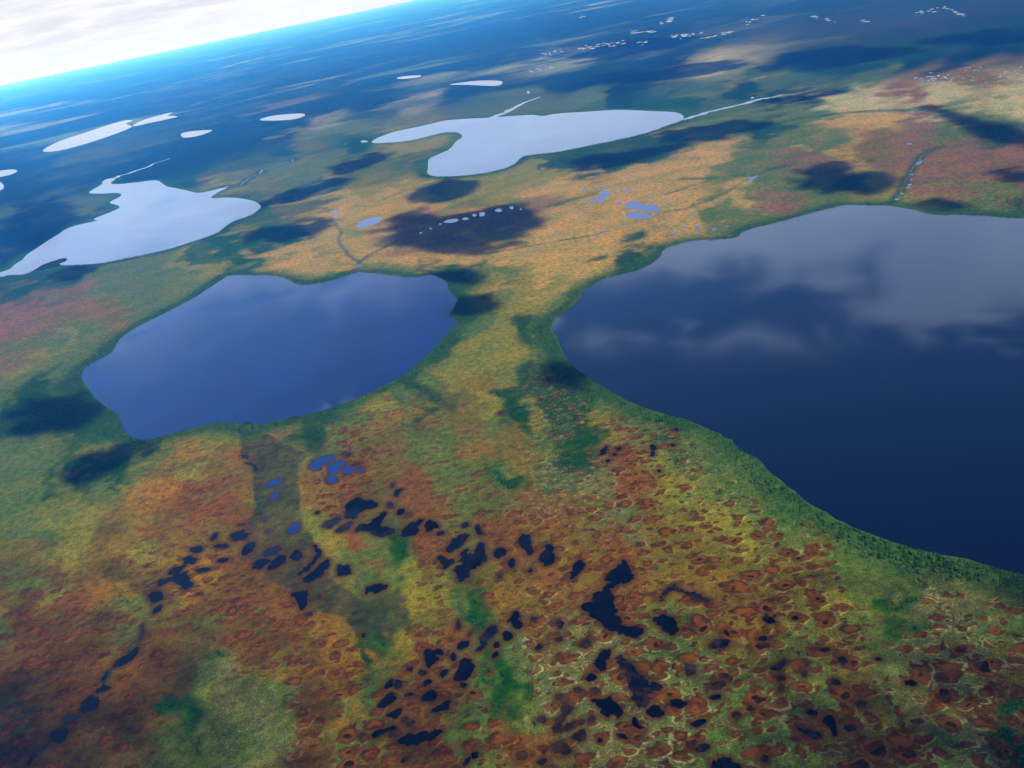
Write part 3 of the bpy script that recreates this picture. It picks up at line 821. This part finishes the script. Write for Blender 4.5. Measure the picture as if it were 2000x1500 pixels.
# dwarf shrubs as small dark spots
nsh = t.noise(pos, 1 / 3.2, 2, 0.5)
base = t.mix(t.ramp(nsh, 0.60, 0.66, 0, 0.75), base, (0.014, 0.042, 0.010))
# lichen heath speckle
nl = t.noise(pos, 1 / 2.2, 5, 0.75)
lf = t.math('MULTIPLY', t.ramp(nl, 0.54, 0.66, 0, 0.7), lich)
base = t.mix(lf, base, (0.26, 0.27, 0.11))
# hollows: warped cells with red banks, orange then brown centres, and a pale crest outside
wv = t.node("ShaderNodeTexNoise"); wv.inputs['Scale'].default_value = 1 / 17.; wv.inputs['Detail'].default_value = 2.5; wv.inputs['Roughness'].default_value = .6
t.l.new(pos, wv.inputs['Vector'])
off = t.vmath('SCALE', t.vmath('SUBTRACT', wv.outputs['Color'], (0.5, 0.5, 0.5)), 17.0)
wp = t.vmath('ADD', pos, off)
wp = t.vmath('MULTIPLY', wp, (0.78, 1.05, 0.0))


def hollows(scale, th):
    vo = t.node("ShaderNodeTexVoronoi", feature='F1', voronoi_dimensions='2D')
    t.l.new(wp, vo.inputs['Vector'])
    vo.inputs['Scale'].default_value = scale
    vo.inputs['Randomness'].default_value = 1.0
    s2 = t.node("ShaderNodeSeparateColor")
    t.l.new(vo.outputs['Color'], s2.inputs[0])
    rad = t.math('MULTIPLY', t.math('MULTIPLY_ADD', s2.outputs[0], 0.62, th), t.ramp(hp, 0.0, 1.0, 0.35, 1.0, False))
    return t.math('SUBTRACT', vo.outputs['Distance'], rad), s2.outputs[1]


v1, id1 = hollows(1 / 15., 0.12)
v2, id2 = hollows(1 / 8.0, -0.06)
on = t.ramp(hp, 0.08, 0.35)
for vv, idd, big in ((v2, id2, 0), (v1, id1, 1)):
    inside_ = t.math('MULTIPLY', t.ramp(vv, 0.02, -0.05), on)
    red = t.mix(idd, (0.055, 0.010, 0.003), (0.088, 0.030, 0.003))
    red = t.mix(1.0, red, mv.outputs[0], 'MULTIPLY')
    crest = t.math('MULTIPLY', t.math('MULTIPLY', t.ramp(vv, 0.13, 0.05), t.ramp(nb, 0.46, 0.58)), t.math('MULTIPLY', t.math('MULTIPLY', on, t.math('POWER', lich, 1.6)), 0.9))
    base = t.mix(crest, base, (0.26, 0.27, 0.10))
    base = t.mix(t.math('MULTIPLY', inside_, .9), base, red)
    if big:
        org = t.mix(t.math('MULTIPLY', t.ramp(idd, 0.35, 0.45), t.ramp(vv, -0.26, -0.36)), (0.135, 0.046, 0.002), (0.008, 0.005, 0.003))
        base = t.mix(t.math('MULTIPLY', t.math('MULTIPLY', t.ramp(vv, -0.13, -0.22), on), t.ramp(nb, .35, .55)), base, org)
# pond rims: orange sphagnum lawn then red-brown
rn = t.math('ADD', rim, t.math('MULTIPLY', t.math('SUBTRACT', nb, 0.5), 1.3))
base = t.mix(t.ramp(rn, 0.30, 0.85, 0, 0.7), base, (0.048, 0.018, 0.003))
base = t.mix(t.math('MULTIPLY', t.ramp(rn, 0.80, 1.1, 0, 0.8), t.ramp(rim, .5, .8)), base, (0.115, 0.042, 0.002))
rw = t.math('ADD', rim, t.math('MULTIPLY', t.math('SUBTRACT', nc, 0.5), 0.5))
base = t.mix(t.ramp(rw, 0.84, 0.98, 0, 0.85), base, (0.012, 0.008, 0.005))
t.l.new(base, bs.inputs['Base Color'])
bs.inputs['Roughness'].default_value = 0.95
bs.inputs['Specular IOR Level'].default_value = 0.0
bs.inputs['IOR'].default_value = 1.0
bp = t.node("ShaderNodeBump")
bp.inputs['Strength'].default_value = 0.9
bp.inputs['Distance'].default_value = 1.0
hgt = t.math('ADD', t.math('MULTIPLY', nb, 2.2), t.math('MULTIPLY', nc, 0.8))
hgt = t.math('ADD', hgt, t.math('MULTIPLY', t.math('MULTIPLY', t.ramp(v1, -0.05, 0.12), on), 1.2))
t.l.new(hgt, bp.inputs['Height'])
t.l.new(bp.outputs[0], bs.inputs['Normal'])
me.materials.append(mg)
ground = link("ground", me, None, kind='structure')

# ------------------------------------------------------------------ vegetation
def leaf_mat(name, a, b):
    m = bpy.data.materials.new(name)
    m.use_nodes = True
    t_ = NT(m.node_tree)
    b_ = m.node_tree.nodes["Principled BSDF"]
    g_ = t_.node("ShaderNodeNewGeometry")
    nn = t_.noise(g_.outputs['Position'], 0.12, 4, 0.7)
    n5 = t_.noise(g_.outputs['Position'], 1.5, 3, 0.7)
    t_.l.new(t_.mix(t_.ramp(t_.math('ADD', t_.math('MULTIPLY', nn, .6), t_.math('MULTIPLY', n5, .4)), 0.38, 0.62), a, b), b_.inputs['Base Color'])
    b_.inputs['Roughness'].default_value = 0.85
    b_.inputs['Specular IOR Level'].default_value = 0.05
    return m


M_SPR = leaf_mat("spruce_needles", (0.006, 0.038, 0.007), (0.040, 0.125, 0.015))
M_BARK = leaf_mat("spruce_bark", (0.05, 0.04, 0.03), (0.10, 0.085, 0.06))
M_SHR = leaf_mat("shrub_leaves", (0.020, 0.070, 0.012), (0.070, 0.120, 0.016))


def crown_mesh(seed, layers=7, sides=9):
    """narrow boreal spruce: drooping ragged whorls of boughs with gaps between them"""
    r = random.Random(seed)
    V, Fc = [], []
    hh = 1.0
    for L in range(layers):
        f = L / layers
        zb = 0.14 + 0.80 * f
        rad = 0.20 * (1 - f) ** 0.8 + 0.025
        zt = zb + 0.24 * (1 - 0.5 * f)
        ph = r.random() * 6.28
        top = len(V)
        V.append((r.uniform(-.01, .01), r.uniform(-.01, .01), min(zt, 1.0)))
        for k in range(sides):
            a = ph + 6.283 * k / sides + r.uniform(-.2, .2)
            q = rad * r.uniform(.45, 1.3)
            V.append((q * math.cos(a), q * math.sin(a), zb - r.uniform(0, .07)))
            a2 = a + 3.1416 / sides
            q2 = rad * r.uniform(.25, .5)
            V.append((q2 * math.cos(a2), q2 * math.sin(a2), zb + .05))
        n = sides * 2
        for k in range(n):
            Fc.append((top, top + 1 + k, top + 1 + (k + 1) % n))
    V.append((0, 0, 1.04)); V.append((.012, 0, .9)); V.append((-.008, .01, .9)); V.append((-.008, -.01, .9))
    b = len(V) - 4
    Fc += [(b, b + 1, b + 2), (b, b + 2, b + 3), (b, b + 3, b + 1)]
    return V, Fc


def trunk_mesh():
    V, Fc = [], []
    n = 7
    for z_, q in ((-0.02, .022), (0.3, .016), (0.7, .009), (0.97, .003)):
        for k in range(n):
            a = 6.283 * k / n
            V.append((q * math.cos(a), q * math.sin(a), z_))
    for L in range(3):
        for k in range(n):
            Fc.append((L * n + k, L * n + (k + 1) % n, (L + 1) * n + (k + 1) % n, (L + 1) * n + k))
    # short dead limbs low on the trunk
    for i in range(5):
        a = i * 1.3; z0 = .08 + i * .05
        b = len(V)
        V += [(0, 0, z0), (0, 0, z0 + .012), (.09 * math.cos(a), .09 * math.sin(a), z0 - .01), (.09 * math.cos(a), .09 * math.sin(a), z0 - .005)]
        Fc.append((b, b + 2, b + 3, b + 1))
    return V, Fc


crowns = [mesh_from("crown", *crown_mesh(s), M_SPR) for s in range(5)]
trunk = mesh_from("trunk", *trunk_mesh(), M_BARK)

ALLP = [P for P in lake_polys]


def in_water(X, Y):
    r = np.zeros(len(X), bool)
    for P in ALLP:
        b = (X > P[:, 0].min()) & (X < P[:, 0].max()) & (Y > P[:, 1].min()) & (Y < P[:, 1].max())
        i = np.nonzero(b)[0]
        if len(i):
            r[i] |= inside(P, X[i], Y[i])
    for P, k, s in pond_polys:
        b = (X > P[:, 0].min()) & (X < P[:, 0].max()) & (Y > P[:, 1].min()) & (Y < P[:, 1].max())
        i = np.nonzero(b)[0]
        if len(i):
            r[i] |= inside(P, X[i], Y[i])
    return r


def greenness(c_):
    """how far the cover is shrub or wood rather than open bog"""
    gsum = c_.sum(1)
    return np.clip((c_[:, 1] / np.maximum(c_[:, 0], 1e-3) - 1.15) / 1.3, 0, 1) * np.clip((.30 - gsum) / .14, 0.15, 1)


N = 900000
u = nrs.rand(N)
rad = np.sqrt(u * (2900 ** 2 - 420 ** 2) + 420 ** 2)
ang = np.radians(nrs.uniform(-39, 39, N))
X = rad * np.sin(ang); Y = rad * np.cos(ang)
keep = ~in_water(X, Y)
X, Y, rad = X[keep], Y[keep], rad[keep]
gr = np.zeros(len(X)); sh = np.zeros(len(X)); ri = np.zeros(len(X))
for s in range(0, len(X), 60000):
    e = min(len(X), s + 60000)
    c_, p_, m_, s_ = ground_fields(X[s:e], Y[s:e])
    gr[s:e] = greenness(c_); sh[s:e] = s_; ri[s:e] = m_
prob = np.clip(gr, 0, 1) ** 1.3 * .5 + 1.6 * np.clip(1.2 - sh / (12 + 34 * fbm(X / 90 + 3, Y / 90, 3)), 0, 1) * (0.3 + .7 * np.clip(gr * 2, 0, 1))
prob[sh < 1.5] = 0
ks = nrs.rand(len(X)) < prob * .8
TX, TY, TR, TG, TS = X[ks], Y[ks], rad[ks], gr[ks], sh[ks]
# trees keep to the shore belts and thickets, lower shrubs elsewhere
istree = (nrs.rand(len(TX)) < np.clip(1.35 - TS / 34., 0, 1)) | (nrs.rand(len(TX)) < TG * .25)
print("veg", len(TX), istree.sum())
height = np.where(istree, nrs.uniform(1.9, 4.6, len(TX)) * (.75 + .5 * fbm(TX / 40, TY / 40, 2)), nrs.uniform(.6, 1.5, len(TX)))

# project to find what the picture shows
def proj(X, Y, Z):
    dx = np.stack([X, Y, Z - H], 1)
    dep = dx @ F3
    return 1000 + FPX * (dx @ CR) / dep, 750 - FPX * (dx @ CU) / dep, dep


px, py, dep = proj(TX, TY, height * .5)
vis = (px > 5) & (px < 1995) & (py > 0) & (py < 1492)
score = np.where(istree & vis, height / dep, 0)
order = np.argsort(-score)
ind = []
taken = set()
for i in order:                      # keep the separate trees a metre or more apart
    key = (int(TX[i] // 2), int(TY[i] // 2))
    if key in taken:
        continue
    taken.add(key)
    ind.append(i)
    if len(ind) == 300:
        break
ind = np.array(ind)


def site_of(x, y):
    if y > 1250 and 900 < x < 1120:
        return "in the round thicket beside the bent hollow"
    if x < 480 and y > 1250:
        return "in the dark thicket near the bottom left pools"
    if 640 < x < 780 and y > 1200:
        return "at the lower end of the grey fen"
    if x > 1820:
        return "on the largest lake's bank at right edge"
    if x > 1600:
        return "on the largest lake's bank above the green patch"
    if x > 1480:
        return "where the largest lake's bank flattens"
    if x > 1100:
        return "on the steep left bank of the largest lake"
    if x < 320:
        return "in the deep blue lake's left wood"
    return "in the thickets among the black bog pools"


ORD = ["first", "second", "third", "fourth", "fifth", "sixth", "seventh", "eighth", "ninth", "tenth", "eleventh", "twelfth",
       "thirteenth", "fourteenth", "fifteenth", "sixteenth", "seventeenth", "eighteenth", "nineteenth"]
TEN = {2: "twenty", 3: "thirty", 4: "forty", 5: "fifty", 6: "sixty", 7: "seventy", 8: "eighty", 9: "ninety"}
TENTH = {2: "twentieth", 3: "thirtieth", 4: "fortieth", 5: "fiftieth", 6: "sixtieth", 7: "seventieth", 8: "eightieth", 9: "ninetieth"}


def ordw(n):
    if n < 19:
        return ORD[n]
    n += 1
    return TENTH[n // 10] if n % 10 == 0 else TEN[n // 10] + "-" + ORD[n % 10 - 1]


order_x = sorted(ind, key=lambda i: px[i])
count, labs = {}, {}
for i in order_x:
    st_ = site_of(px[i], py[i])
    sz = "taller" if height[i] > np.median(height[ind]) else "shorter"
    row = "waterside" if TS[i] < 9 else "inland"
    key = (st_, sz, row)
    k = count.get(key, 0)
    count[key] = k + 1
    labs[i] = (f"{sz} {row} spruce, {ordw(k)} from left {st_}", f"spruces {st_}")
for n_, i in enumerate(ind):
    lab, grp = labs[i]
    o = bpy.data.objects.new("spruce_tree", None)
    C.objects.link(o)
    o.location = (TX[i], TY[i], 0)
    o.rotation_euler = (rnd.uniform(-.04, .04), rnd.uniform(-.04, .04), rnd.uniform(0, 6.28))
    hh = float(height[i])
    wv_ = hh * rnd.uniform(1.0, 1.6)
    o.scale = (wv_, wv_, hh)
    o['label'] = lab; o['category'] = "tree"; o['group'] = grp
    for nm, me_ in (("trunk", trunk), ("crown", crowns[n_ % 5])):
        ch = bpy.data.objects.new(nm, me_)
        C.objects.link(ch)
        ch.parent = o

mask = np.ones(len(TX), bool)
mask[ind] = False


def scatter(name, V, Fc, X, Y, Hs, wide, m, lab, cat):
    V = np.array(V); Fc = np.array(Fc)
    n = len(X)
    a = nrs.uniform(0, 6.28, n)
    ca_, sa = np.cos(a), np.sin(a)
    wd = Hs * nrs.uniform(*wide, n)
    VX = V[None, :, 0] * ca_[:, None] - V[None, :, 1] * sa[:, None]
    VY = V[None, :, 0] * sa[:, None] + V[None, :, 1] * ca_[:, None]
    out = np.stack([VX * wd[:, None] + X[:, None], VY * wd[:, None] + Y[:, None], V[None, :, 2] * Hs[:, None]], -1).reshape(-1, 3)
    FF = (Fc[None] + (np.arange(n) * len(V))[:, None, None]).reshape(-1, Fc.shape[1])
    return link(name, mesh_from(name, out, FF, m), None, kind='stuff', label=lab, category=cat)


simple = crown_mesh(21, 3, 4)
s_ = mask & istree
scatter("spruce_wood", simple[0], simple[1], TX[s_], TY[s_], height[s_], (1.0, 1.5), M_SPR, "dark spruce wood lining the lake shores and filling the thickets", "trees")


def bush_mesh():
    r = random.Random(5)
    V, Fc = [], []
    for i in range(9):
        a = r.uniform(0, 6.28); q = r.uniform(.05, .5)
        c0 = np.array([q * math.cos(a), q * math.sin(a), r.uniform(.3, .8)])
        b = len(V)
        for k in range(3):
            V.append(tuple(c0 + np.array([r.uniform(-.35, .35), r.uniform(-.35, .35), r.uniform(-.3, .3)])))
        Fc.append((b, b + 1, b + 2))
    return V, Fc


bv, bf = bush_mesh()
s_ = mask & ~istree
scatter("dwarf_shrubs", bv, bf, TX[s_], TY[s_], height[s_], (1.0, 2.0), M_SHR, "low green dwarf shrubs spread over the bog", "shrubs")

# ------------------------------------------------------------------ clouds above (they cast the shade on the land and show in the lakes)
mc = bpy.data.materials.new("cloud_vapour")
mc.use_nodes = True
t = NT(mc.node_tree)
t.n.clear()
df = t.node("ShaderNodeBsdfDiffuse"); df.inputs[0].default_value = (.9, .9, .9, 1)
tl = t.node("ShaderNodeBsdfTranslucent"); tl.inputs[0].default_value = (.9, .92, .95, 1)
mx = t.node("ShaderNodeMixShader"); mx.inputs[0].default_value = 0.7
t.l.new(df.outputs[0], mx.inputs[1]); t.l.new(tl.outputs[0], mx.inputs[2])
om = t.node("ShaderNodeOutputMaterial")
tr = t.node('ShaderNodeBsdfTransparent')
mx2 = t.node('ShaderNodeMixShader'); mx2.inputs[0].default_value = 0.58
t.l.new(mx.outputs[0], mx2.inputs[1]); t.l.new(tr.outputs[0], mx2.inputs[2])
t.l.new(mx2.outputs[0], om.inputs[0])
bm = bmesh.new()
bmesh.ops.create_icosphere(bm, subdivisions=2, radius=1.0)
ICV = np.array([v.co[:] for v in bm.verts]); ICF = np.array([[v.index for v in f.verts] for f in bm.faces])
bm.free()
HC = 1900.0
shift = np.array([SD.x, SD.y]) / SD.z * HC
# ground shade spots: px, py, half-width px, half-height px, tilt (deg, anticlockwise), amount
SH = [(890,450,135,38,4,1),(860,375,75,18,12,1),(1640,350,85,26,0,.9),(1230,302,130,15,10,.8),(1400,255,95,16,8,.9),(1930,252,110,13,-18,1),(585,378,80,10,16,1),
      (560,450,85,14,10,.7),(925,598,52,16,8,.6),(905,540,60,12,0,.6),(1110,735,48,22,-12,1),(110,805,120,28,6,.85),(200,905,85,22,18,.8),(140,535,40,10,14,.7),
      (60,440,90,40,16,.9),(1250,150,180,14,8,.8),(1200,100,150,14,8,.9),(1650,110,160,16,5,.9),
      (1900,75,120,12,3,.9),(1560,190,90,7,10,.9),(1340,260,60,8,8,.6),(700,320,60,12,12,.5),
      (1980,340,40,14,0,.5),(1850,400,60,9,-4,.5),(850,1000,0,0,0,0)]
cr = np.random.RandomState(9)
for (cx, cy, hw, hh_, tilt, amt) in SH:
    if not hw:
        continue
    a = math.radians(-tilt)
    n = int(46 * amt)
    VV, FF = [], []
    scl = np.linalg.norm(P2G(cx + hw, cy + hw * math.tan(a)) - P2G(cx, cy))
    dpt = np.linalg.norm(P2G(cx, cy - hh_) - P2G(cx, cy + hh_)) / 2
    ox, oy = cr.rand(2) * 50
    dd_ = np.linalg.norm(P2G(cx, cy))
    HCk = 3000.0 if 3300 < dd_ < 5600 else HC
    cnt = 0; nb_ = 0
    while cnt < 260 * amt and nb_ < 6000:
        nb_ += 1
        q = math.sqrt(cr.rand()) * 1.25; th = cr.rand() * 6.283
        x = q * math.cos(th); y = q * math.sin(th)
        nz = float(fbm(np.array([x * 2.0 + ox]), np.array([y * 1.3 + oy]), 4)[0])
        e_ = 1.0 - q + (nz - .5) * 2.6
        if e_ < 0 or cr.rand() > .25 + e_ * 1.6:
            continue
        cnt += 1
        x *= hw; y *= hh_
        G = P2G(cx + x * math.cos(a) - y * math.sin(a), cy + x * math.sin(a) + y * math.cos(a))
        s0 = min(scl, dpt) * min(.22, .04 + .19 * e_) * cr.uniform(.5, 1.5) + 3
        pz = HCk + cr.uniform(-.1, .4) * s0
        cen = np.array([G[0] + shift[0] * pz / HC, G[1] + shift[1] * pz / HC, pz])
        sxy = s0 * (1 + .7 * cr.rand(2))
        Q = ICV * (1 + .4 * (cr.rand(len(ICV), 1) - .5)) * np.array([sxy[0], sxy[1], s0 * .55]) + cen
        b = sum(len(v) for v in VV)
        VV.append(Q); FF.append(ICF + b)
    link("cloud", mesh_from("cloud", np.concatenate(VV), np.concatenate(FF), mc, True), None, kind='structure')

# added unseen puffs: darken the near ground towards its corners like lens vignetting
VV, FF = [], []
nv = 0
for k in range(12000):
    qx = cr.uniform(-250, 2250); qy = cr.uniform(1020, 1900)
    edge = min(1.0, (abs(qx - 1000) / 1150.) ** 2.0)
    want = min(.95, max(0, (qy - 1080) / 700.) * .1 + max(0, (qy - 950) / 500.) * edge * .48)
    G = P2G(qx, qy)
    if cr.rand() > want * 1.0:
        continue
    s0 = cr.uniform(4, 9)
    pz = HC + cr.uniform(0, 60)
    cen = np.array([G[0] + shift[0] * pz / HC, G[1] + shift[1] * pz / HC, pz])
    VV.append(ICV * np.array([s0 * 1.3, s0, s0 * .5]) + cen); FF.append(ICF + nv); nv += len(ICV)
link("corner_shade_puffs", mesh_from("corner_shade_puffs", np.concatenate(VV), np.concatenate(FF), mc, True), None, kind='stuff')

# ------------------------------------------------------------------ haze (one closed box of even air round land and camera)
bm = bmesh.new()
bmesh.ops.create_cube(bm, size=1.0)
for v in bm.verts:
    v.co = Vector((v.co.x * 290000, v.co.y * 290000, -1.5 if v.co.z < 0 else H + 30))
me = bpy.data.meshes.new("haze"); bm.to_mesh(me); bm.free()
mh = bpy.data.materials.new("haze_air")
mh.use_nodes = True
t = NT(mh.node_tree); t.n.clear()
pv = t.node("ShaderNodeVolumePrincipled")
pv.inputs['Color'].default_value = (0.044, 0.31, 1.0, 1)
pv.inputs['Absorption Color'].default_value = (1, 1, 1, 1)
pv.inputs['Density'].default_value = 0.90e-4
pv.inputs['Anisotropy'].default_value = 0.44
om = t.node("ShaderNodeOutputMaterial")
t.l.new(pv.outputs[0], om.inputs['Volume'])
me.materials.append(mh)
link("haze", me, None, kind='stuff')
